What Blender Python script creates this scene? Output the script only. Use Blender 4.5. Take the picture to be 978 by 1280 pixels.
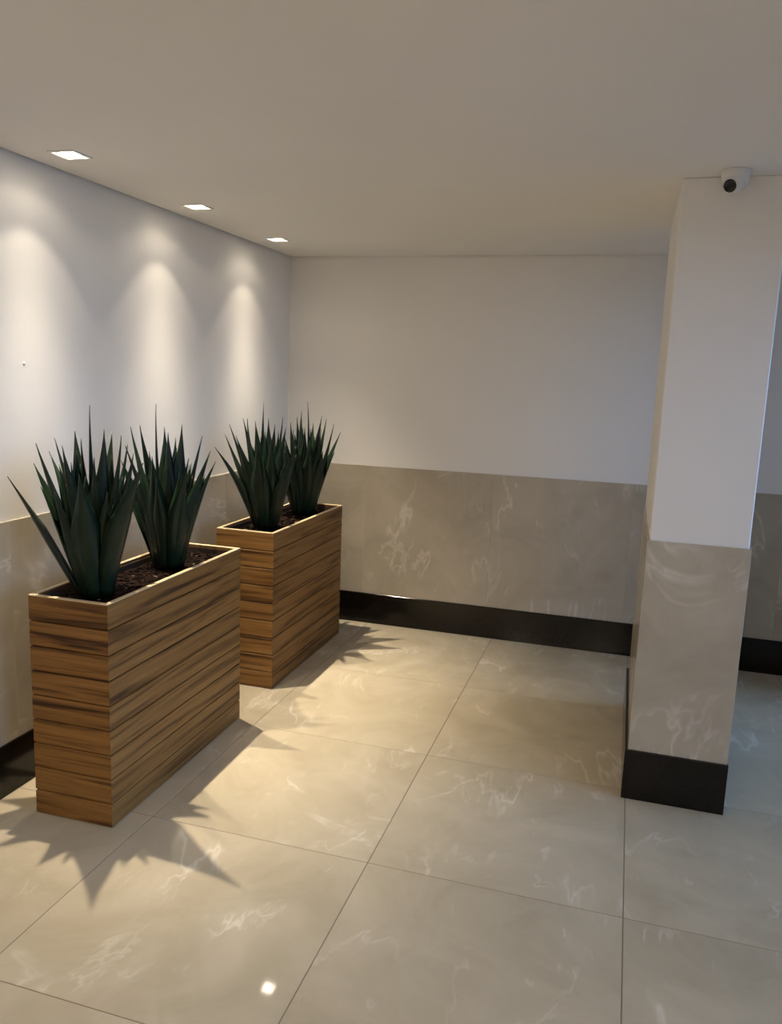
import bpy, bmesh, math, random
from mathutils import Vector, Matrix

random.seed(7)
scene = bpy.context.scene
for o in list(bpy.data.objects):
    bpy.data.objects.remove(o, do_unlink=True)
COL = scene.collection

# ------------------------------------------------------------------ camera
CAM = (2.2438, -5.0973, 1.6968)
YAW, PITCH, ROLL, FPX, U0, V0 = 0.2862, -0.1691, 0.0372, 999.71, 486.13, 639.98
cam_data = bpy.data.cameras.new('camera')
cam = bpy.data.objects.new('camera', cam_data)
COL.objects.link(cam)
_f0 = Vector((-math.sin(YAW), math.cos(YAW), 0)); _r0 = Vector((math.cos(YAW), math.sin(YAW), 0)); _up = Vector((0, 0, 1))
_f = _f0 * math.cos(PITCH) + _up * math.sin(PITCH)
_u = _up * math.cos(PITCH) - _f0 * math.sin(PITCH)
_r = _r0 * math.cos(ROLL) + _u * math.sin(ROLL)
_u = _u * math.cos(ROLL) - _r0 * math.sin(ROLL)
_m = Matrix((_r, _u, -_f)).transposed().to_4x4()
_m.translation = Vector(CAM)
cam.matrix_world = _m
cam_data.sensor_fit = 'VERTICAL'
cam_data.sensor_height = 24.0
cam_data.lens = FPX / 1280 * 24.0
cam_data.shift_x = (489 - U0) / 1280
cam_data.shift_y = (V0 - 640) / 1280
cam_data.clip_start = 0.05
scene.camera = cam

# ------------------------------------------------------------------ light and exposure
scene.view_settings.view_transform = 'Standard'
scene.view_settings.look = 'None'
scene.view_settings.gamma = 1.0
scene.view_settings.use_curve_mapping = False
scene.view_settings.exposure = 0.0

DAY_STRENGTH = 4.5
DAY_COLOR = (0.33, 0.55, 1.0)
SPOT_W = 1.04              # scales the downlights' photometric curve
FILL_W = 8.0                 # unseen ceiling lamps added behind the viewer as ambient fill
FILL_COLOR = (1.0, 0.80, 0.54)
SPOT_COLOR = (1.0, 0.86, 0.67)
LENS_STRENGTH = 22.0

world = bpy.data.worlds.new('overcast_sky'); scene.world = world
world.use_nodes = True
bg = world.node_tree.nodes['Background']
bg.inputs[0].default_value = (*DAY_COLOR, 1); bg.inputs[1].default_value = DAY_STRENGTH

# room extents
H = 2.45
RX, RY = 3.4, -8.2            # right wall, rear wall
FAC_Y0, FAC_Y1, FAC_Z1 = -4.6, -0.35, 2.2   # glazed opening in the right wall
portal = bpy.data.lights.new('daylight_portal', 'AREA')
portal.shape = 'RECTANGLE'; portal.size = FAC_Z1 - 0.02; portal.size_y = FAC_Y1 - FAC_Y0
portal.cycles.is_portal = True
po = bpy.data.objects.new('daylight_portal', portal); COL.objects.link(po)
po.location = (RX + 0.02, (FAC_Y0 + FAC_Y1) / 2, FAC_Z1 / 2)
po.rotation_euler = (0, math.radians(90), 0)   # emits toward -x

# ------------------------------------------------------------------ helpers
def new_obj(name, mesh, mat=None, parent=None, loc=None, rot=None):
    o = bpy.data.objects.new(name, mesh)
    COL.objects.link(o)
    if mat and mesh is not None and not mesh.materials:
        mesh.materials.append(mat)
    if parent: o.parent = parent
    if loc: o.location = loc
    if rot: o.rotation_euler = rot
    return o

def empty(name, loc):
    o = bpy.data.objects.new(name, None); COL.objects.link(o)
    o.location = loc; o.empty_display_size = 0.1
    return o

def tag(o, label=None, cat=None, group=None, kind=None):
    if label: o['label'] = label
    if cat: o['category'] = cat
    if group: o['group'] = group
    if kind: o['kind'] = kind
    return o

def to_mesh(bm, name, smooth=False):
    bmesh.ops.recalc_face_normals(bm, faces=bm.faces)
    me = bpy.data.meshes.new(name); bm.to_mesh(me); bm.free()
    if smooth:
        for p in me.polygons: p.use_smooth = True
    return me

def bm_box(bm, x0, x1, y0, y1, z0, z1):
    vs = [bm.verts.new((x, y, z)) for z in (z0, z1) for y in (y0, y1) for x in (x0, x1)]
    for f in ((0, 1, 3, 2), (4, 6, 7, 5), (0, 4, 5, 1), (2, 3, 7, 6), (0, 2, 6, 4), (1, 5, 7, 3)):
        bm.faces.new([vs[i] for i in f])
    return vs

def box_mesh(name, x0, x1, y0, y1, z0, z1, bevel=0.0, seg=1):
    bm = bmesh.new(); bm_box(bm, x0, x1, y0, y1, z0, z1)
    if bevel:
        bmesh.ops.bevel(bm, geom=list(bm.edges), offset=bevel, segments=seg, affect='EDGES', profile=0.5)
    return to_mesh(bm, name)

def box(name, mat, parent, x0, x1, y0, y1, z0, z1, bevel=0.0):
    return new_obj(name, box_mesh(name, x0, x1, y0, y1, z0, z1, bevel), mat, parent)

def multi_box(name, mat, parent, boxes):
    bm = bmesh.new()
    for b in boxes: bm_box(bm, *b)
    return new_obj(name, to_mesh(bm, name), mat, parent)

def lathe_mesh(name, prof, n=40, smooth=True):
    """prof: list of (r, z)"""
    bm = bmesh.new(); rings = []
    for r, z in prof:
        if r < 1e-6: rings.append([bm.verts.new((0, 0, z))])
        else: rings.append([bm.verts.new((r * math.cos(2 * math.pi * k / n), r * math.sin(2 * math.pi * k / n), z)) for k in range(n)])
    for a, b in zip(rings, rings[1:]):
        for k in range(n):
            k2 = (k + 1) % n
            if len(a) == 1 and len(b) > 1: bm.faces.new((a[0], b[k], b[k2]))
            elif len(b) == 1 and len(a) > 1: bm.faces.new((a[k], a[k2], b[0]))
            elif len(a) > 1: bm.faces.new((a[k], a[k2], b[k2], b[k]))
    me = to_mesh(bm, name, smooth)
    return me

_tile_cache = {}
def tile_mesh(w, h, t):
    """slab lying in local xy, face up at z=0, thickness t, centre at the origin, fine chamfer"""
    key = (round(w, 4), round(h, 4), t)
    if key not in _tile_cache:
        bm = bmesh.new(); c = 0.0012
        a = [bm.verts.new((sx * w / 2, sy * h / 2, -t)) for sx, sy in ((-1, -1), (1, -1), (1, 1), (-1, 1))]
        b = [bm.verts.new((sx * w / 2, sy * h / 2, -c)) for sx, sy in ((-1, -1), (1, -1), (1, 1), (-1, 1))]
        d = [bm.verts.new((sx * (w / 2 - c), sy * (h / 2 - c), 0)) for sx, sy in ((-1, -1), (1, -1), (1, 1), (-1, 1))]
        bm.faces.new(a[::-1]); bm.faces.new(d)
        for p, q in ((a, b), (b, d)):
            for k in range(4): bm.faces.new((p[k], p[(k + 1) % 4], q[(k + 1) % 4], q[k]))
        _tile_cache[key] = to_mesh(bm, 'tile')
    return _tile_cache[key]

# ------------------------------------------------------------------ materials
class NT:
    def __init__(s, name):
        s.m = bpy.data.materials.new(name); s.m.use_nodes = True
        s.t = s.m.node_tree; s.b = s.t.nodes['Principled BSDF']
    def n(s, typ, **kw):
        nd = s.t.nodes.new(typ)
        for k, v in kw.items():
            if k == 'inp':
                for i, val in v.items(): nd.inputs[i].default_value = val
            else: setattr(nd, k, v)
        return nd
    def l(s, a, b): s.t.links.new(a, b)
    def ramp(s, fac, stops, interp='LINEAR'):
        r = s.n('ShaderNodeValToRGB'); r.color_ramp.interpolation = interp
        e = r.color_ramp.elements
        while len(e) < len(stops): e.new(0.5)
        for el, (pos, c) in zip(e, stops):
            el.position = pos; el.color = (*c, 1) if len(c) == 3 else c
        s.l(fac, r.inputs[0]); return r.outputs[0]
    def mix(s, fac, a, b, blend='MIX'):
        m = s.n('ShaderNodeMix', data_type='RGBA', blend_type=blend)
        for val, i in ((fac, 0), (a, 6), (b, 7)):
            if hasattr(val, 'is_linked') or hasattr(val, 'links'): s.l(val, m.inputs[i])
            else: m.inputs[i].default_value = val if i == 0 else (*val, 1)
        return m.outputs[2]
    def math(s, op, a, b=None, c=None):
        m = s.n('ShaderNodeMath', operation=op)
        for i, val in enumerate((a, b, c)):
            if val is None: continue
            if hasattr(val, 'links'): s.l(val, m.inputs[i])
            else: m.inputs[i].default_value = val
        return m.outputs[0]
    def bump(s, h, strength, dist):
        b = s.n('ShaderNodeBump', inp={'Strength': strength, 'Distance': dist})
        s.l(h, b.inputs['Height']); s.l(b.outputs[0], s.b.inputs['Normal'])

def coords_random(N, spread=40.0):
    """object coordinates shifted per object, so pieces that share a mesh differ"""
    tc = N.n('ShaderNodeTexCoord'); oi = N.n('ShaderNodeObjectInfo')
    v = N.n('ShaderNodeVectorMath', operation='MULTIPLY'); v.inputs[1].default_value = (spread, spread * 1.7, spread * 0.6)
    cx = N.n('ShaderNodeCombineXYZ')
    for i in range(3): N.l(oi.outputs['Random'], cx.inputs[i])
    N.l(cx.outputs[0], v.inputs[0])
    a = N.n('ShaderNodeVectorMath', operation='ADD')
    N.l(tc.outputs['Object'], a.inputs[0]); N.l(v.outputs[0], a.inputs[1])
    return a.outputs[0], oi.outputs['Random']

def plaster(name, col, rough=0.75, bump=0.15):
    N = NT(name); tc = N.n('ShaderNodeTexCoord')
    n1 = N.n('ShaderNodeTexNoise', inp={'Scale': 1.3, 'Detail': 3}); N.l(tc.outputs['Object'], n1.inputs[0])
    c = N.ramp(n1.outputs[0], [(0.3, tuple(x * 0.97 for x in col)), (0.7, col)])
    N.l(c, N.b.inputs['Base Color']); N.b.inputs['Roughness'].default_value = rough
    n2 = N.n('ShaderNodeTexNoise', inp={'Scale': 170, 'Detail': 3}); N.l(tc.outputs['Object'], n2.inputs[0])
    n3 = N.n('ShaderNodeTexNoise', inp={'Scale': 9, 'Detail': 2}); N.l(tc.outputs['Object'], n3.inputs[0])
    N.bump(N.math('ADD', n2.outputs[0], N.math('MULTIPLY', n3.outputs[0], 3.0)), bump, 0.002)
    return N.m

def marble(name, dark, light, vein, rough, vein_amt=0.7):
    N = NT(name); co, rnd = coords_random(N)
    cl = N.n('ShaderNodeTexNoise', inp={'Scale': 2.6, 'Detail': 6, 'Roughness': 0.6, 'Distortion': 0.8}); N.l(co, cl.inputs[0])
    base = N.ramp(cl.outputs[0], [(0.32, dark), (0.68, light)])
    # wispy broken veins: thin ridges of warped noise, shown only where a second noise lets them
    def veins(scale, w, dist, mask_scale, lo, hi, rot):
        mp = N.n('ShaderNodeMapping'); mp.inputs['Scale'].default_value = (scale, scale * 0.45, scale * 0.7); mp.inputs['Rotation'].default_value = (0.3, 0.5, rot)
        N.l(co, mp.inputs[0])
        n = N.n('ShaderNodeTexNoise', inp={'Scale': 1.0, 'Detail': 5, 'Roughness': 0.58, 'Distortion': dist}); N.l(mp.outputs[0], n.inputs[0])
        d = N.math('ABSOLUTE', N.math('SUBTRACT', n.outputs[0], 0.5))
        line = N.ramp(d, [(0.0, (1, 1, 1)), (w * 0.35, (0.45, 0.45, 0.45)), (w, (0, 0, 0))])
        mk = N.n('ShaderNodeTexNoise', inp={'Scale': mask_scale, 'Detail': 3, 'Distortion': 0.6}); N.l(co, mk.inputs[0])
        return N.math('MULTIPLY', line, N.ramp(mk.outputs[0], [(lo, (0, 0, 0)), (hi, (1, 1, 1))]))
    v1 = veins(1.6, 0.016, 0.5, 2.6, 0.50, 0.62, 0.6)
    v2 = veins(2.6, 0.022, 0.9, 3.4, 0.53, 0.66, -0.4)
    v3 = veins(1.3, 0.10, 0.7, 1.9, 0.50, 0.72, 0.9)
    v = N.math('ADD', N.math('ADD', N.math('MULTIPLY', v1, 0.8), N.math('MULTIPLY', v2, 0.6)), N.math('MULTIPLY', v3, 0.22))
    fac = N.math('MINIMUM', N.math('MULTIPLY', v, vein_amt), 0.8)
    col = N.mix(fac, base, vein)
    N.l(col, N.b.inputs['Base Color'])
    r = N.n('ShaderNodeTexNoise', inp={'Scale': 6.0, 'Detail': 2}); N.l(co, r.inputs[0])
    N.l(N.math('MULTIPLY_ADD', r.outputs[0], 0.04, rough - 0.02), N.b.inputs['Roughness'])
    return N.m

def granite(name):
    N = NT(name); tc = N.n('ShaderNodeTexCoord')
    n = N.n('ShaderNodeTexNoise', inp={'Scale': 220, 'Detail': 2}); N.l(tc.outputs['Object'], n.inputs[0])
    c = N.ramp(n.outputs[0], [(0.45, (0.003, 0.0023, 0.0018)), (0.62, (0.008, 0.006, 0.0045)), (0.74, (0.035, 0.026, 0.018))])
    N.l(c, N.b.inputs['Base Color']); N.b.inputs['Roughness'].default_value = 0.14; N.b.inputs['Specular IOR Level'].default_value = 0.36
    return N.m

def zebra_wood(name):
    N = NT(name)
    tc = N.n('ShaderNodeTexCoord'); oi = N.n('ShaderNodeObjectInfo')
    def streak(sx, sz, detail, seed):
        mp = N.n('ShaderNodeMapping'); mp.inputs['Scale'].default_value = (sx, sx, sz); N.l(tc.outputs['Object'], mp.inputs[0])
        n = N.n('ShaderNodeTexNoise', noise_dimensions='4D', inp={'Scale': 1.0, 'Detail': detail, 'Roughness': 0.55, 'Distortion': 0.5})
        N.l(mp.outputs[0], n.inputs['Vector'])
        N.l(N.math('MULTIPLY_ADD', oi.outputs['Random'], 60.0, seed), n.inputs['W'])
        return n.outputs[0]
    a = streak(1.5, 34.0, 4, 0.0)
    b = streak(4.0, 150.0, 3, 11.0)
    c1 = N.ramp(a, [(0.33, (0.055, 0.022, 0.005)), (0.41, (0.150, 0.068, 0.017)), (0.50, (0.262, 0.128, 0.033)), (0.70, (0.325, 0.170, 0.049))])
    fine = N.ramp(b, [(0.35, (0.72, 0.68, 0.64)), (0.6, (1, 1, 1))])
    c = N.mix(0.8, c1, fine, 'MULTIPLY')
    tint = N.ramp(oi.outputs['Random'], [(0.0, (0.86, 0.84, 0.82)), (1.0, (1.0, 1.0, 1.0))])
    c = N.mix(1.0, c, tint, 'MULTIPLY')
    N.l(c, N.b.inputs['Base Color']); N.b.inputs['Roughness'].default_value = 0.55; N.b.inputs['Specular IOR Level'].default_value = 0.3
    N.bump(b, 0.12, 0.001)
    return N.m

def simple(name, col, rough=0.5, metal=0.0, emit=None, strength=0.0, spec=None):
    N = NT(name)
    N.b.inputs['Base Color'].default_value = (*col, 1); N.b.inputs['Roughness'].default_value = rough
    N.b.inputs['Metallic'].default_value = metal
    if emit:
        N.b.inputs['Emission Color'].default_value = (*emit, 1); N.b.inputs['Emission Strength'].default_value = strength
    tc = N.n('ShaderNodeTexCoord'); n = N.n('ShaderNodeTexNoise', inp={'Scale': 40.0}); N.l(tc.outputs['Object'], n.inputs[0])
    N.l(N.math('MULTIPLY_ADD', n.outputs[0], 0.06, rough - 0.03), N.b.inputs['Roughness'])
    return N.m

def leaf_material():
    N = NT('leaf_green'); tc = N.n('ShaderNodeTexCoord'); oi = N.n('ShaderNodeObjectInfo')
    mp = N.n('ShaderNodeMapping'); mp.inputs['Scale'].default_value = (30, 30, 3); N.l(tc.outputs['Object'], mp.inputs[0])
    n = N.n('ShaderNodeTexNoise', inp={'Scale': 1.0, 'Detail': 3}); N.l(mp.outputs[0], n.inputs[0])
    c = N.ramp(n.outputs[0], [(0.3, (0.004, 0.011, 0.006)), (0.7, (0.011, 0.028, 0.013))])
    t = N.ramp(oi.outputs['Random'], [(0, (0.75, 0.8, 0.8)), (1, (1.15, 1.1, 1.0))])
    N.l(N.mix(1.0, c, t, 'MULTIPLY'), N.b.inputs['Base Color'])
    N.b.inputs['Roughness'].default_value = 0.42
    N.b.inputs['Specular IOR Level'].default_value = 0.3
    N.bump(n.outputs[0], 0.15, 0.002)
    return N.m

def mulch_material():
    N = NT('bark_mulch'); g = N.n('ShaderNodeNewGeometry')
    c = N.ramp(g.outputs['Random Per Island'], [(0.0, (0.004, 0.0018, 0.0012)), (0.6, (0.011, 0.005, 0.003)), (0.90, (0.022, 0.010, 0.006)), (0.975, (0.06, 0.035, 0.02)), (1.0, (0.30, 0.23, 0.16))])
    N.l(c, N.b.inputs['Base Color']); N.b.inputs['Roughness'].default_value = 0.9; N.b.inputs['Specular IOR Level'].default_value = 0.1
    return N.m

def glass_material():
    N = NT('window_glass')
    t = N.n('ShaderNodeBsdfTransparent', inp={'Color': (0.93, 0.96, 0.97, 1)}); gl = N.n('ShaderNodeBsdfGlossy', inp={'Roughness': 0.02})
    fr = N.n('ShaderNodeFresnel', inp={'IOR': 1.45}); mx = N.n('ShaderNodeMixShader')
    N.l(fr.outputs[0], mx.inputs[0]); N.l(t.outputs[0], mx.inputs[1]); N.l(gl.outputs[0], mx.inputs[2])
    N.l(mx.outputs[0], N.t.nodes['Material Output'].inputs['Surface'])
    return N.m

M_WALL = plaster('wall_paint', (0.86, 0.84, 0.80))
M_CEIL = plaster('ceiling_paint', (0.87, 0.845, 0.79), 0.8, 0.05)
M_FLOOR = marble('floor_marble', (0.46, 0.395, 0.275), (0.57, 0.495, 0.36), (0.84, 0.78, 0.66), 0.045)
M_TILE = marble('wall_marble', (0.40, 0.352, 0.272), (0.50, 0.445, 0.35), (0.76, 0.715, 0.63), 0.22)
M_GROUT = simple('floor_grout', (0.21, 0.16, 0.11), 0.9)
M_WGROUT = simple('wall_grout', (0.46, 0.42, 0.35), 0.9)
M_GRAN = granite('black_granite')
M_WOOD = zebra_wood('striped_wood')
M_RIM = simple('lamplit_edge_wood', (0.60, 0.46, 0.27), 0.5)  # paler than the boards: lamplight on the top edges put into the colour
M_LINER = simple('planter_liner', (0.05, 0.03, 0.02), 0.7)
M_LEAF = leaf_material()
M_MULCH = mulch_material()
M_TRIM = simple('white_metal', (0.82, 0.81, 0.78), 0.35)
M_LENS = simple('lamp_lens', (0.9, 0.9, 0.9), 0.4, 0, SPOT_COLOR, LENS_STRENGTH)
M_PLASTIC = simple('white_plastic', (0.78, 0.78, 0.77), 0.35)
M_BLACK = simple('black_lens', (0.006, 0.006, 0.007), 0.15)
M_ALU = simple('dark_aluminium', (0.05, 0.05, 0.055), 0.4, 0.6)
M_GLASS = glass_material()
M_PAVE = simple('pavement', (0.10, 0.10, 0.10), 0.85)

# ------------------------------------------------------------------ the room
TT, BT = 1.093, 0.211          # top of the wall tiles, top of the skirting
TS, J = 0.8665, 0.003          # tile module, joint
TK = 0.008                     # wall tile thickness

floor = box('floor', M_GROUT, None, -0.15, RX + 0.15, RY - 0.15, 0.15, -0.12, -0.0015)
tag(floor, 'polished beige marble-look floor laid in large square tiles', kind='structure')
xs = [0.0] + [0.6213 + k * 0.8685 for k in range(6)]
xs = [x for x in xs if x < RX] + [RX]
ys = [0.0] + [-2.636 + 2 * TS - k * TS for k in range(12)]
ys = [0.0] + [y for y in ys if RY < y < -0.3] + [RY]
for xa, xb in zip(xs, xs[1:]):
    for yb, ya in zip(ys, ys[1:]):
        new_obj('tile', tile_mesh(xb - xa - J, yb - ya - J, 0.009), M_FLOOR, floor, ((xa + xb) / 2, (ya + yb) / 2, 0))

LIGHT_Y = [-0.664, -1.566, -2.472]
LIGHT_X = 0.207
HOLE = 0.047
# ceiling: a slab with square cut-outs and a narrow shadow gap along the left wall
bm = bmesh.new()
FILL_XY = [(x, y) for x in (0.85, 2.05) for y in (-5.0, -6.2, -7.4)]  # unseen downlights added to lift the room's overall brightness
cxs = [0.010, LIGHT_X - HOLE, LIGHT_X + HOLE, 0.85 - HOLE, 0.85 + HOLE, 2.05 - HOLE, 2.05 + HOLE, RX + 0.1]
cys = sorted([RY - 0.1, 0.0] + [y + s * HOLE for y in LIGHT_Y + [-5.0, -6.2, -7.4] for s in (-1, 1)])
grid = {}
def cv(i, j):
    if (i, j) not in grid: grid[(i, j)] = bm.verts.new((cxs[i], cys[j], H))
    return grid[(i, j)]
for i in range(len(cxs) - 1):
    for j in range(len(cys) - 1):
        mid = (cys[j] + cys[j + 1]) / 2
        mx_ = (cxs[i] + cxs[i + 1]) / 2
        if any(abs(mid - y) < 0.02 and abs(mx_ - x) < 0.02 for x, y in [(LIGHT_X, q_) for q_ in LIGHT_Y] + FILL_XY): continue
        bm.faces.new((cv(i, j), cv(i + 1, j), cv(i + 1, j + 1), cv(i, j + 1)))
ext = bmesh.ops.extrude_face_region(bm, geom=list(bm.faces))
bmesh.ops.translate(bm, vec=(0, 0, 0.02), verts=[v for v in ext['geom'] if isinstance(v, bmesh.types.BMVert)])
bm_box(bm, -0.15, RX + 0.15, RY - 0.15, 0.15, H + 0.15, H + 0.25)     # slab above the false ceiling
ceiling = new_obj('ceiling', to_mesh(bm, 'ceiling'), M_CEIL)
tag(ceiling, 'smooth off-white plaster ceiling', kind='structure')

wall_left = box('wall_left', M_WALL, None, -0.15, -TK, RY - 0.15, 0.15, -0.0015, H + 0.15)
tag(wall_left, 'white plaster wall washed by downlights above a beige tiled dado', kind='structure')
wall_back = box('wall_back', M_WALL, None, -TK, RX + 0.15, TK, 0.15, -0.0015, H + 0.15)
tag(wall_back, 'plain white plaster wall above a beige tiled dado', kind='structure')
# left wall tiles (face at x = 0)
lj = [-TK * 0 - 0.0] + [-0.887 - k * TS for k in range(9)]
lj = [y for y in lj if y > RY] + [RY]
for y1, y0 in zip(lj, lj[1:]):
    t = new_obj('tile', tile_mesh(TT - BT, y1 - y0 - 0.0025, TK), M_TILE, wall_left, (0, (y0 + y1) / 2, (TT + BT) / 2), (0, math.radians(90), 0))
    box('grout_line', M_WGROUT, wall_left, -TK, -0.0012, y0 - 0.00125, y0 + 0.00125, BT, TT - 0.001)
# back wall tiles (face at y = 0)
bj = [0.0] + [0.574 + k * TS for k in range(6)]
bj = [x for x in bj if x < RX] + [RX]
for x0, x1 in zip(bj, bj[1:]):
    t = new_obj('tile', tile_mesh(x1 - x0 - 0.0025, TT - BT, TK), M_TILE, wall_back, ((x0 + x1) / 2, 0, (TT + BT) / 2), (math.radians(90), 0, 0))
    box('grout_line', M_WGROUT, wall_back, x1 - 0.00125, x1 + 0.00125, 0.0012, TK, BT, TT - 0.001)
# a filled screw hole in the plaster
mk = new_obj('filled_hole', lathe_mesh('filled_hole', [(0, 0.0022), (0.005, 0.0018), (0.008, 0.0)], 14), M_TRIM, wall_left, (-TK, -2.50, 1.691), (0, math.radians(90), 0))

bb = box('baseboard_left', M_GRAN, None, -TK, 0.008, RY, 0.0, 0.0, BT, 0.0015)
tag(bb, 'polished black granite skirting along the spotlit wall', kind='structure')
bb = box('baseboard_back', M_GRAN, None, 0.008, RX, -0.008, TK, 0.0, BT, 0.0015)
tag(bb, 'polished black granite skirting along the far wall', kind='structure')

wall_rear = box('wall_rear', M_WALL, None, -TK, RX + 0.15, RY - 0.15, RY, -0.0015, H + 0.15)
tag(wall_rear, 'plain white plaster wall behind the viewer', kind='structure')
wall_right = multi_box('wall_right', M_WALL, None, [
    (RX, RX + 0.15, RY, FAC_Y0, -0.0015, H + 0.15),
    (RX, RX + 0.15, FAC_Y1, TK, -0.0015, H + 0.15),
    (RX, RX + 0.15, FAC_Y0, FAC_Y1, FAC_Z1, H + 0.15)])
tag(wall_right, 'white plaster wall around the glazed street front', kind='structure')
# glazed front in the right wall: daylight comes in here
n_bay = 4
bay = (FAC_Y1 - FAC_Y0) / n_bay
win = multi_box('window_1', M_ALU, None,
    [(RX + 0.05, RX + 0.10, FAC_Y0 + k * bay - 0.025 + (0.025 if k == 0 else 0) - (0.025 if k == n_bay else 0),
      FAC_Y0 + k * bay + 0.025 + (0.025 if k == 0 else 0) - (0.025 if k == n_bay else 0), 0.05, FAC_Z1 - 0.05) for k in range(n_bay + 1)] +
    [(RX + 0.05, RX + 0.10, FAC_Y0, FAC_Y1, 0.0, 0.05), (RX + 0.05, RX + 0.10, FAC_Y0, FAC_Y1, FAC_Z1 - 0.05, FAC_Z1)])
tag(win, 'glazed street front with dark aluminium mullions', kind='structure')
for k in range(n_bay):
    box('pane', M_GLASS, win, RX + 0.072, RX + 0.078, FAC_Y0 + k * bay + 0.03, FAC_Y0 + (k + 1) * bay - 0.03, 0.052, FAC_Z1 - 0.052)
pave = box('ground', M_PAVE, None, RX + 0.15, RX + 14, RY - 8, 6, -0.12, -0.02)
tag(pave, 'pavement outside the glazed front', kind='structure')

# pillar: tiled below, painted above
QX0, QX1, QY0, QY1 = 2.352, 2.734, -1.835, -0.85
pillar = empty('pillar', ((QX0 + QX1) / 2, (QY0 + QY1) / 2, 0))
tag(pillar, 'white painted pillar with a beige tiled lower half and a black granite foot', 'pillar', kind='structure')
def pl(o):
    o.location = o.location - pillar.location; return o
pl(box('shaft', M_WALL, pillar, QX0 + TK, QX1 - TK, QY0 + TK, QY1 - TK, 0.0, H, 0.004))
hz = (TT + BT) / 2; hh = TT - BT
cxm = (QX0 + QX1) / 2
for yy, rz in ((QY0, 0), (QY1, math.pi)):
    pl(new_obj('tile', tile_mesh(QX1 - QX0, hh, TK), M_TILE, pillar, (cxm, yy, hz), (math.radians(90), 0, rz)))
for xx, s in ((QX0, -1), (QX1, 1)):
    for ya, yb in ((QY0 + TK, QY0 + TK + 0.70), (QY0 + TK + 0.7025, QY1 - TK)):
        pl(new_obj('tile', tile_mesh(hh, yb - ya, TK), M_TILE, pillar, (xx, (ya + yb) / 2, hz), (0, s * math.radians(90), 0)))
BP = 0.012
pl(multi_box('skirting', M_GRAN, pillar, [
    (QX0 - BP, QX1 + BP * 0.3, QY0 - BP, QY0 + TK, 0.0, BT), (QX0 - BP, QX1 + BP * 0.3, QY1 - TK, QY1 + BP, 0.0, BT),
    (QX0 - BP, QX0 + TK, QY0 + TK, QY1 - TK, 0.0, BT), (QX1 - TK, QX1 + BP * 0.3, QY0 + TK, QY1 - TK, 0.0, BT)]))

# ------------------------------------------------------------------ downlights
def frame_mesh(name, ro, ri, z0, z1):
    bm = bmesh.new()
    def ring(r, z): return [bm.verts.new((sx * r, sy * r, z)) for sx, sy in ((-1, -1), (1, -1), (1, 1), (-1, 1))]
    rs = [ring(ro, z1), ring(ro, z0 + 0.001), ring(ro - 0.0015, z0), ring(ri + 0.003, z0), ring(ri, z0 + 0.004), ring(ri, z1)]
    for a, b in zip(rs, rs[1:] + rs[:1]):
        for k in range(4): bm.faces.new((a[k], a[(k + 1) % 4], b[(k + 1) % 4], b[k]))
    return to_mesh(bm, name)
def housing_mesh(name, r, z0, z1):
    bm = bmesh.new()
    for rr, t in ((r, 0),):
        a = [bm.verts.new((sx * rr, sy * rr, z0)) for sx, sy in ((-1, -1), (1, -1), (1, 1), (-1, 1))]
        b = [bm.verts.new((sx * rr, sy * rr, z1)) for sx, sy in ((-1, -1), (1, -1), (1, 1), (-1, 1))]
        for k in range(4): bm.faces.new((a[k], a[(k + 1) % 4], b[(k + 1) % 4], b[k]))
        bm.faces.new(b)
    return to_mesh(bm, name)
f_me = frame_mesh('frame', 0.056, 0.044, -0.005, 0.0)
h_me = housing_mesh('housing', 0.0465, 0.0, 0.09)
r_me = frame_mesh('baffle', 0.0455, 0.0395, 0.003, 0.012)
l_me = box_mesh('lens', -0.0393, 0.0393, -0.0393, 0.0393, 0.006, 0.009, 0.0012)
# photometric curve of the lamp: a beam tilted a little away from the wall, a faint rim cut off at
# about 40 degrees (the scallops on the wall) and a weak spill to 66 degrees
lamp = bpy.data.lights.new('beam', 'SPOT'); lamp.energy = 40.0 * SPOT_W; lamp.color = SPOT_COLOR
lamp.spot_size = math.radians(150); lamp.spot_blend = 0.1; lamp.shadow_soft_size = 0.012
lamp.use_nodes = True
lt = lamp.node_tree; em = lt.nodes['Emission']
def lm(op, a, b_=None):
    m = lt.nodes.new('ShaderNodeMath'); m.operation = op
    for k, v in enumerate((a, b_)):
        if v is None: continue
        if hasattr(v, 'links'): lt.links.new(v, m.inputs[k])
        else: m.inputs[k].default_value = v
    return m.outputs[0]
def smooth(v, lo, hi):
    m = lt.nodes.new('ShaderNodeMapRange'); m.interpolation_type = 'SMOOTHSTEP'
    lt.links.new(v, m.inputs[0]); m.inputs[1].default_value = lo; m.inputs[2].default_value = hi
    return m.outputs[0]
geo = lt.nodes.new('ShaderNodeNewGeometry'); sp = lt.nodes.new('ShaderNodeSeparateXYZ'); lt.links.new(geo.outputs['Incoming'], sp.inputs[0])
cosv = lm('ABSOLUTE', sp.outputs[2])
sin3 = lm('POWER', lm('SUBTRACT', 1.0, lm('MULTIPLY', cosv, cosv)), 1.5)
dp = lt.nodes.new('ShaderNodeVectorMath'); dp.operation = 'DOT_PRODUCT'; lt.links.new(geo.outputs['Incoming'], dp.inputs[0])
TILT = math.radians(10)
dp.inputs[1].default_value = (math.sin(TILT), 0, -math.cos(TILT))
off = lm('ARCCOSINE', lm('MINIMUM', lm('ABSOLUTE', dp.outputs['Value']), 0.999999))
beam = lm('MULTIPLY', lm('EXPONENT', lm('MULTIPLY', lm('POWER', lm('DIVIDE', off, math.radians(21.8)), 3.0), -1.0)), 5.5)
rim = lm('MULTIPLY', lm('DIVIDE', 0.034, lm('ADD', sin3, 0.055)), smooth(cosv, math.cos(math.radians(42.5)), math.cos(math.radians(36))))
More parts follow.
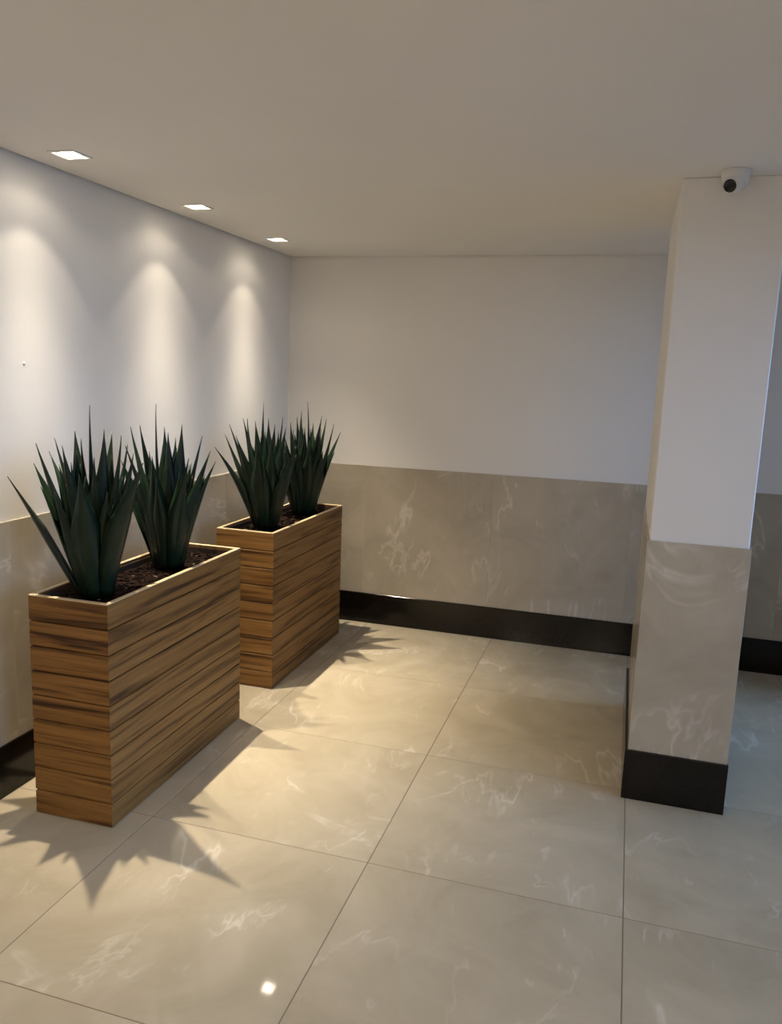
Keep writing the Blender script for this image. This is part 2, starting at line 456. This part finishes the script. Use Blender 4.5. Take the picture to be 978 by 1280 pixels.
spill = lm('MULTIPLY', smooth(cosv, math.cos(math.radians(68)), math.cos(math.radians(56))), 0.026)
lt.links.new(lm('ADD', lm('ADD', beam, rim), spill), em.inputs['Strength'])
LABELS = ['square recessed downlight closest to the far wall corner', 'square recessed downlight in the middle of the three over the planters',
          'square recessed downlight at the upper left, nearest and largest of the three']
fill_lamp = bpy.data.lights.new('wide_beam', 'AREA'); fill_lamp.energy = FILL_W; fill_lamp.color = FILL_COLOR
fill_lamp.shape = 'SQUARE'; fill_lamp.size = 0.07
spots = [(LIGHT_X, y, lab, 'recessed downlights along the wall', lamp) for y, lab in zip(LIGHT_Y, LABELS)]
spots += [(x, y, 'added square fill downlight, unseen behind the viewer, %s row, on the %s' % ({-5.0: 'first', -6.2: 'middle', -7.4: 'last'}[y], 'left' if x < 1 else 'right'),
           'fill downlights added behind the viewer', fill_lamp) for x, y in FILL_XY]
for x, y, lab, grp, ld_ in spots:
    d = empty('downlight', (x, y, H))
    tag(d, lab, 'downlight', grp)
    new_obj('frame', f_me, M_TRIM, d)
    new_obj('housing', h_me, M_TRIM, d)
    new_obj('baffle', r_me, M_TRIM, d)
    new_obj('lens', l_me, M_LENS, d)
    for nm, ld in (('beam', ld_),):
        s = bpy.data.objects.new(nm, ld); COL.objects.link(s); s.parent = d; s.location = (0, 0, 0.0005 if ld_ is lamp else -0.008)

# ------------------------------------------------------------------ planters
PW, PL_, PH = 0.334, 1.036, 0.859
NB = 9
BH = PH / NB
BT_ = 0.018
def board_mesh(length, name):
    """horizontal board, mitred ends, outer face at y=0, length along x, centred; slight rounding to make the joints"""
    g = 0.002; c = 0.0025
    bm = bmesh.new()
    z0, z1 = -BH / 2 + g, BH / 2 - g
    prof = [(BT_, z0), (c, z0), (0, z0 + c), (0, z1 - c), (c, z1), (BT_, z1)]
    L = length / 2
    a = [bm.verts.new((-L + y, y, z)) for y, z in prof]
    b = [bm.verts.new((L - y, y, z)) for y, z in prof]
    n = len(prof)
    for k in range(n): bm.faces.new((a[k], a[(k + 1) % n], b[(k + 1) % n], b[k]))
    bm.faces.new(a[::-1]); bm.faces.new(b)
    return to_mesh(bm, name)
long_board = board_mesh(PL_, 'long_board'); short_board = board_mesh(PW, 'short_board')
long_board.materials.append(M_WOOD); short_board.materials.append(M_WOOD)
i_ = 0.0175
liner_me = bmesh.new()
hx, hy = PW / 2 - i_, PL_ / 2 - i_
for b_ in ((-hx, -hx + 0.004, -hy, hy, 0.004, PH - 0.012), (hx - 0.004, hx, -hy, hy, 0.004, PH - 0.012),
           (-hx + 0.004, hx - 0.004, -hy, -hy + 0.004, 0.004, PH - 0.012), (-hx + 0.004, hx - 0.004, hy - 0.004, hy, 0.004, PH - 0.012),
           (-hx + 0.004, hx - 0.004, -hy + 0.004, hy - 0.004, 0.004, 0.02)):
    bm_box(liner_me, *b_)
liner_me = to_mesh(liner_me, 'liner')
foot_me = box_mesh('base_plinth', -PW / 2 + 0.006, PW / 2 - 0.006, -PL_ / 2 + 0.006, PL_ / 2 - 0.006, 0.0, 0.004)
rim_long = box_mesh('rim_long', -BT_ / 2, BT_ / 2, -PL_ / 2, PL_ / 2, -0.002, 0.0025, 0.001)
rim_short = box_mesh('rim_short', -PW / 2 + BT_, PW / 2 - BT_, -BT_ / 2, BT_ / 2, -0.002, 0.0025, 0.001)
SOIL = 0.038

def mulch_mesh(seed, plant_spots):
    """uneven bed of bark chips filling the top of a planter; local origin at the planter centre, z=0 at the floor"""
    rnd = random.Random(seed)
    bm = bmesh.new()
    ax, ay = hx - 0.0045, hy - 0.0045
    nx, ny = 8, 26
    zt = PH - SOIL + 0.002
    top = [[bm.verts.new((-ax + 2 * ax * i / nx, -ay + 2 * ay * j / ny, zt + rnd.uniform(-0.004, 0.003))) for j in range(ny + 1)] for i in range(nx + 1)]
    for i in range(nx):
        for j in range(ny): bm.faces.new((top[i][j], top[i + 1][j], top[i + 1][j + 1], top[i][j + 1]))
    bot = [bm.verts.new((sx * ax, sy * ay, 0.021)) for sx, sy in ((-1, -1), (1, -1), (1, 1), (-1, 1))]
    bm.faces.new(bot[::-1])
    edges = [[top[i][0] for i in range(nx + 1)], [top[nx][j] for j in range(ny + 1)], [top[i][ny] for i in range(nx, -1, -1)], [top[0][j] for j in range(ny, -1, -1)]]
    for k, e in enumerate(edges): bm.faces.new([bot[k]] + e + [bot[(k + 1) % 4]])
    bmesh.ops.recalc_face_normals(bm, faces=bm.faces)
    for k in range(760):
        lx, ly, lz = rnd.uniform(0.012, 0.030), rnd.uniform(0.007, 0.014), rnd.uniform(0.003, 0.006)
        m = Matrix.Translation((rnd.uniform(-ax + 0.018, ax - 0.018), rnd.uniform(-ay + 0.018, ay - 0.018), zt + rnd.uniform(-0.001, 0.003))) \
            @ Matrix.Rotation(rnd.uniform(0, 6.28), 4, 'Z') @ Matrix.Rotation(rnd.uniform(-0.25, 0.25), 4, 'Y') @ Matrix.Rotation(rnd.uniform(-0.35, 0.35), 4, 'X')
        vs = bm_box(bm, -lx / 2, lx / 2, -ly / 2, ly / 2, -lz / 2, lz / 2)
        for v in vs:
            v.co.x *= rnd.uniform(0.7, 1.1); v.co.y *= rnd.uniform(0.6, 1.1)
            v.co = m @ v.co
    me = bpy.data.meshes.new('bark_mulch'); bm.to_mesh(me); bm.free()
    return me

PLANTERS = [((0.360, -2.244), 'wooden plank planter box nearest the viewer, striped grain, holding two agaves', 0.009),
            ((0.349, -0.816), 'wooden plank planter box nearer the far wall, holding two agaves', -0.004)]
for (x, y), lab, rz in PLANTERS:
    P = empty('planter_box', (x, y, 0)); P.rotation_euler = (0, 0, rz)
    tag(P, lab, 'planter', 'wooden planter boxes')
    new_obj('base_plinth', foot_me, M_LINER, P)
    new_obj('liner', liner_me, M_LINER, P)
    for sx in (-1, 1):
        new_obj('lit_rim_strip', rim_long, M_RIM, P, (sx * (PW / 2 - BT_ / 2), 0, PH))  # added strips carrying the painted lamplight of the board tops
        new_obj('lit_rim_strip', rim_short, M_RIM, P, (0, sx * (PL_ / 2 - BT_ / 2), PH))
    for k in range(NB):
        z = (k + 0.5) * BH
        new_obj('long_board', long_board, None, P, (PW / 2, 0, z), (0, 0, math.pi / 2))
        new_obj('long_board', long_board, None, P, (-PW / 2, 0, z), (0, 0, -math.pi / 2))
        new_obj('end_board', short_board, None, P, (0, -PL_ / 2, z), (0, 0, 0))
        new_obj('end_board', short_board, None, P, (0, PL_ / 2, z), (0, 0, math.pi))
for i, ((x, y), lab, rz) in enumerate(PLANTERS):
    m_ = new_obj('bark_mulch', mulch_mesh(31 + i, None), M_MULCH, None, (x, y, 0), (0, 0, rz))
    tag(m_, ['dark bark mulch filling the nearest planter box', 'dark bark mulch filling the planter box by the far wall'][i], 'mulch', kind='stuff')

# ------------------------------------------------------------------ agaves
PLANTS = {
    'a1': ((0.355, -2.575), [
        (-0.265, -0.145, 0.456, 1.00), (-0.250, -0.025, 0.492, 1.00), (-0.147, -0.130, 0.581, 0.95), (-0.206, 0.041, 0.587, 0.85),
        (-0.045, -0.119, 0.579, 0.90), (-0.159, 0.097, 0.623, 0.90), (-0.064, 0.012, 0.594, 0.80), (-0.024, 0.014, 0.718, 0.45),
        (0.074, -0.040, 0.638, 0.95), (-0.033, 0.157, 0.615, 0.90), (0.114, 0.004, 0.617, 0.95), (0.059, 0.123, 0.581, 0.90),
        (0.270, -0.094, 0.535, 1.20), (0.101, -0.220, 0.495, 1.15), (-0.277, 0.092, 0.528, 0.80), (0.080, -0.111, 0.530, 0.90),
        (0.127, 0.060, 0.546, 0.90),
    ]),
    'a2': ((0.355, -2.08), [
        (-0.120, -0.090, 0.615, 0.90), (-0.164, 0.043, 0.613, 0.90), (-0.044, -0.014, 0.712, 0.45), (-0.078, 0.101, 0.608, 0.95),
        (0.057, -0.087, 0.600, 0.90), (-0.047, 0.142, 0.560, 0.80), (0.086, -0.026, 0.633, 0.95), (0.111, 0.097, 0.579, 1.00),
        (0.210, -0.008, 0.528, 0.95), (0.207, 0.043, 0.479, 0.95), (-0.101, -0.157, 0.544, 0.95), (0.191, -0.150, 0.508, 1.00),
        (0.043, -0.186, 0.508, 1.00), (-0.228, -0.008, 0.459, 0.90), (0.080, -0.059, 0.535, 0.90),
    ]),
    'b1': ((0.35, -1.07), [
        (-0.248, -0.140, 0.451, 1.00), (-0.247, -0.024, 0.511, 1.00), (-0.163, -0.134, 0.578, 0.95), (-0.166, 0.032, 0.602, 0.90),
        (-0.084, -0.079, 0.610, 0.90), (-0.129, 0.107, 0.587, 0.90), (-0.031, 0.011, 0.700, 0.45), (0.020, -0.036, 0.614, 0.95),
        (-0.014, 0.121, 0.574, 0.90), (0.056, 0.070, 0.620, 0.95), (0.144, -0.081, 0.574, 0.95), (0.207, -0.093, 0.480, 1.15),
        (0.039, -0.218, 0.487, 1.10), (0.103, -0.177, 0.522, 0.95), (-0.093, -0.196, 0.525, 0.90),
    ]),
    'b2': ((0.355, -0.56), [
        (-0.061, -0.071, 0.567, 0.90), (-0.076, 0.060, 0.595, 0.90), (-0.011, -0.024, 0.635, 0.80), (0.013, 0.004, 0.696, 0.45),
        (0.005, 0.127, 0.561, 0.90), (0.116, -0.016, 0.612, 0.95), (0.088, 0.132, 0.585, 0.85), (0.190, -0.004, 0.567, 1.00),
        (0.199, 0.093, 0.514, 0.95), (-0.075, -0.128, 0.492, 0.90), (0.109, -0.175, 0.472, 1.05), (0.166, -0.126, 0.491, 0.95),
        (0.013, -0.174, 0.447, 0.90), (0.047, -0.111, 0.546, 0.90),
    ]),
}
PLAB = {'a1': 'agave in front in the near planter, one long leaf arching low to the left',
        'a2': 'agave at the back of the near planter box, leaves leaning to the right',
        'b1': 'agave in front in the far planter, a long leaf low to the left',
        'b2': 'agave at the back of the far planter box, closest to the wall corner'}

def bez(a, b, c, d, t):
    s = 1 - t
    return a * s ** 3 + b * (3 * s * s * t) + c * (3 * s * t * t) + d * t ** 3
def leaf_mesh(base, tip, width, twist, cup, bow=0.0):
    out = Vector((tip.x, tip.y, 0))
    rad = out.length
    outn = out.normalized() if rad > 1e-3 else Vector((1, 0, 0))
    h = tip.z - base.z
    c1 = base + Vector((0, 0, h * 0.36)) + outn * (rad * (0.22 + bow))
    c2 = base + Vector((0, 0, h * (0.74 + 0.3 * bow))) + outn * (rad * (0.50 + bow))
    n = 14
    bm = bmesh.new(); rings = []
    for k in range(n + 1):
        t = k / n
        p = bez(base, c1, c2, tip, t)
        tg = (bez(base, c1, c2, tip, min(1, t + 0.02)) - bez(base, c1, c2, tip, max(0, t - 0.02))).normalized()
        side = Vector((-outn.y, outn.x, 0))
        side = (Matrix.Rotation(twist * (0.3 + 0.7 * t), 3, tg) @ side)
        side = (side - tg * side.dot(tg)).normalized()
        nor = side.cross(tg).normalized()
        if nor.dot(outn) > 0: nor = -nor           # upper face looks to the plant's axis
        # width profile: narrow foot, broad at 45 %, long drawn-out point
        if t < 0.5: w = 0.58 + 0.42 * math.sin(t / 0.5 * math.pi / 2)
        else:
            q = (t - 0.5) / 0.5
            w = (1 - q) ** 1.15 * (1 - 0.30 * q) + 0.035 * q * (1 - q)
        w = max(w, 0.02) * width / 2
        th = 0.0045 * (1 - 0.8 * t) + 0.0006
        cu = cup * w
        ring = [p - side * w + nor * cu * 1.0, p - side * w * 0.5 + nor * cu * 0.32, p, p + side * w * 0.5 + nor * cu * 0.32, p + side * w + nor * cu * 1.0,
                p + side * w * 0.5 + nor * (cu * 0.32) - nor * th, p - nor * th * 1.5, p - side * w * 0.5 + nor * (cu * 0.32) - nor * th]
        rings.append([bm.verts.new(v) for v in ring])
    m = 8
    for a, b in zip(rings, rings[1:]):
        for k in range(m): bm.faces.new((a[k], a[(k + 1) % m], b[(k + 1) % m], b[k]))
    bm.faces.new(rings[0][::-1]); bm.faces.new(rings[-1])
    return to_mesh(bm, 'leaf', True)

SOIL_Z = PH - SOIL + 0.0075
for key, ((px_, py_), tips) in PLANTS.items():
    rnd = random.Random(sum(map(ord, key)))
    A = empty('agave', (px_, py_, SOIL_Z))
    tag(A, PLAB[key], 'plant', 'agaves in the planter boxes')
    # short stem core that the leaves wrap
    new_obj('stem', lathe_mesh('stem', [(0, 0), (0.046, 0), (0.056, 0.02), (0.060, 0.09), (0.045, 0.20), (0.0, 0.27)], 20), M_LEAF, A)
    full = [(Vector(t[:3]), t[3]) for t in tips]
    # inner and rear leaves that fill the crown
    n_in = 20
    for k in range(n_in):
        a = k * 2.399 + rnd.uniform(-0.2, 0.2)
        r = 0.04 + 0.15 * (k / n_in)
        full.append((Vector((r * math.cos(a), r * math.sin(a), rnd.uniform(0.47, 0.57) - 0.09 * k / n_in)), rnd.uniform(0.7, 1.0)))
    # lower outer leaves towards the room and towards the wall side
    for a in (-75, -110, -40, -140, 60, 95, 130, 30):
        a = math.radians(a + rnd.uniform(-12, 12)); r = rnd.uniform(0.15, 0.21)
        full.append((Vector((r * math.cos(a), r * math.sin(a), rnd.uniform(0.36, 0.47))), rnd.uniform(0.8, 1.0)))
    for tip, ws in full:
        rr = math.hypot(tip.x, tip.y)
        ang = math.atan2(tip.y, tip.x)
        b0 = 0.026 + 0.036 * min(1, rr / 0.22)
        base = Vector((b0 * math.cos(ang), b0 * math.sin(ang), 0.002))
        spike = ws < 0.5
        new_obj('leaf', leaf_mesh(base, tip, 0.098 * ws if not spike else 0.034, rnd.uniform(-0.7, 0.7), rnd.uniform(0.38, 0.65), rnd.uniform(-0.08, 0.10)), M_LEAF, A)

# ------------------------------------------------------------------ security camera
S = empty('security_camera', (2.532, -1.905, H))
tag(S, 'small white turret security camera with a black lens under the ceiling at the pillar', 'security camera')
new_obj('base_ring', lathe_mesh('base_ring', [(0, 0), (0.050, 0), (0.052, -0.003), (0.052, -0.008), (0.050, -0.010), (0, -0.010)], 48), M_PLASTIC, S)
new_obj('housing', lathe_mesh('housing', [(0.048, -0.010), (0.0475, -0.016), (0.044, -0.034), (0.040, -0.050), (0.036, -0.054), (0.0, -0.054)], 48), M_PLASTIC, S)
ball_dir = Vector((-0.42, -0.85, -0.42)).normalized()
q = ball_dir.to_track_quat('Z', 'Y')
prof = [(0.0, 0.0335)] + [(0.036 * math.sin(a), 0.036 * math.cos(a)) for a in [math.radians(d) for d in (22, 35, 50, 70, 90, 110, 130, 150, 170)]] + [(0, -0.036)]
bl = new_obj('eyeball', lathe_mesh('eyeball', prof, 40), M_PLASTIC, S, (-0.006, -0.014, -0.045)); bl.rotation_mode = 'QUATERNION'; bl.rotation_quaternion = q
ln = new_obj('lens', lathe_mesh('lens', [(0.0, 0.0385), (0.012, 0.0378), (0.019, 0.0365), (0.0225, 0.0345), (0.0235, 0.030), (0.0, 0.028)], 40), M_BLACK, bl)
new_obj('lens_rim', lathe_mesh('lens_rim', [(0.0235, 0.029), (0.0252, 0.031), (0.0252, 0.034), (0.0235, 0.0355), (0.0225, 0.0345), (0.0225, 0.029), (0.0235, 0.029)], 40), M_PLASTIC, bl)
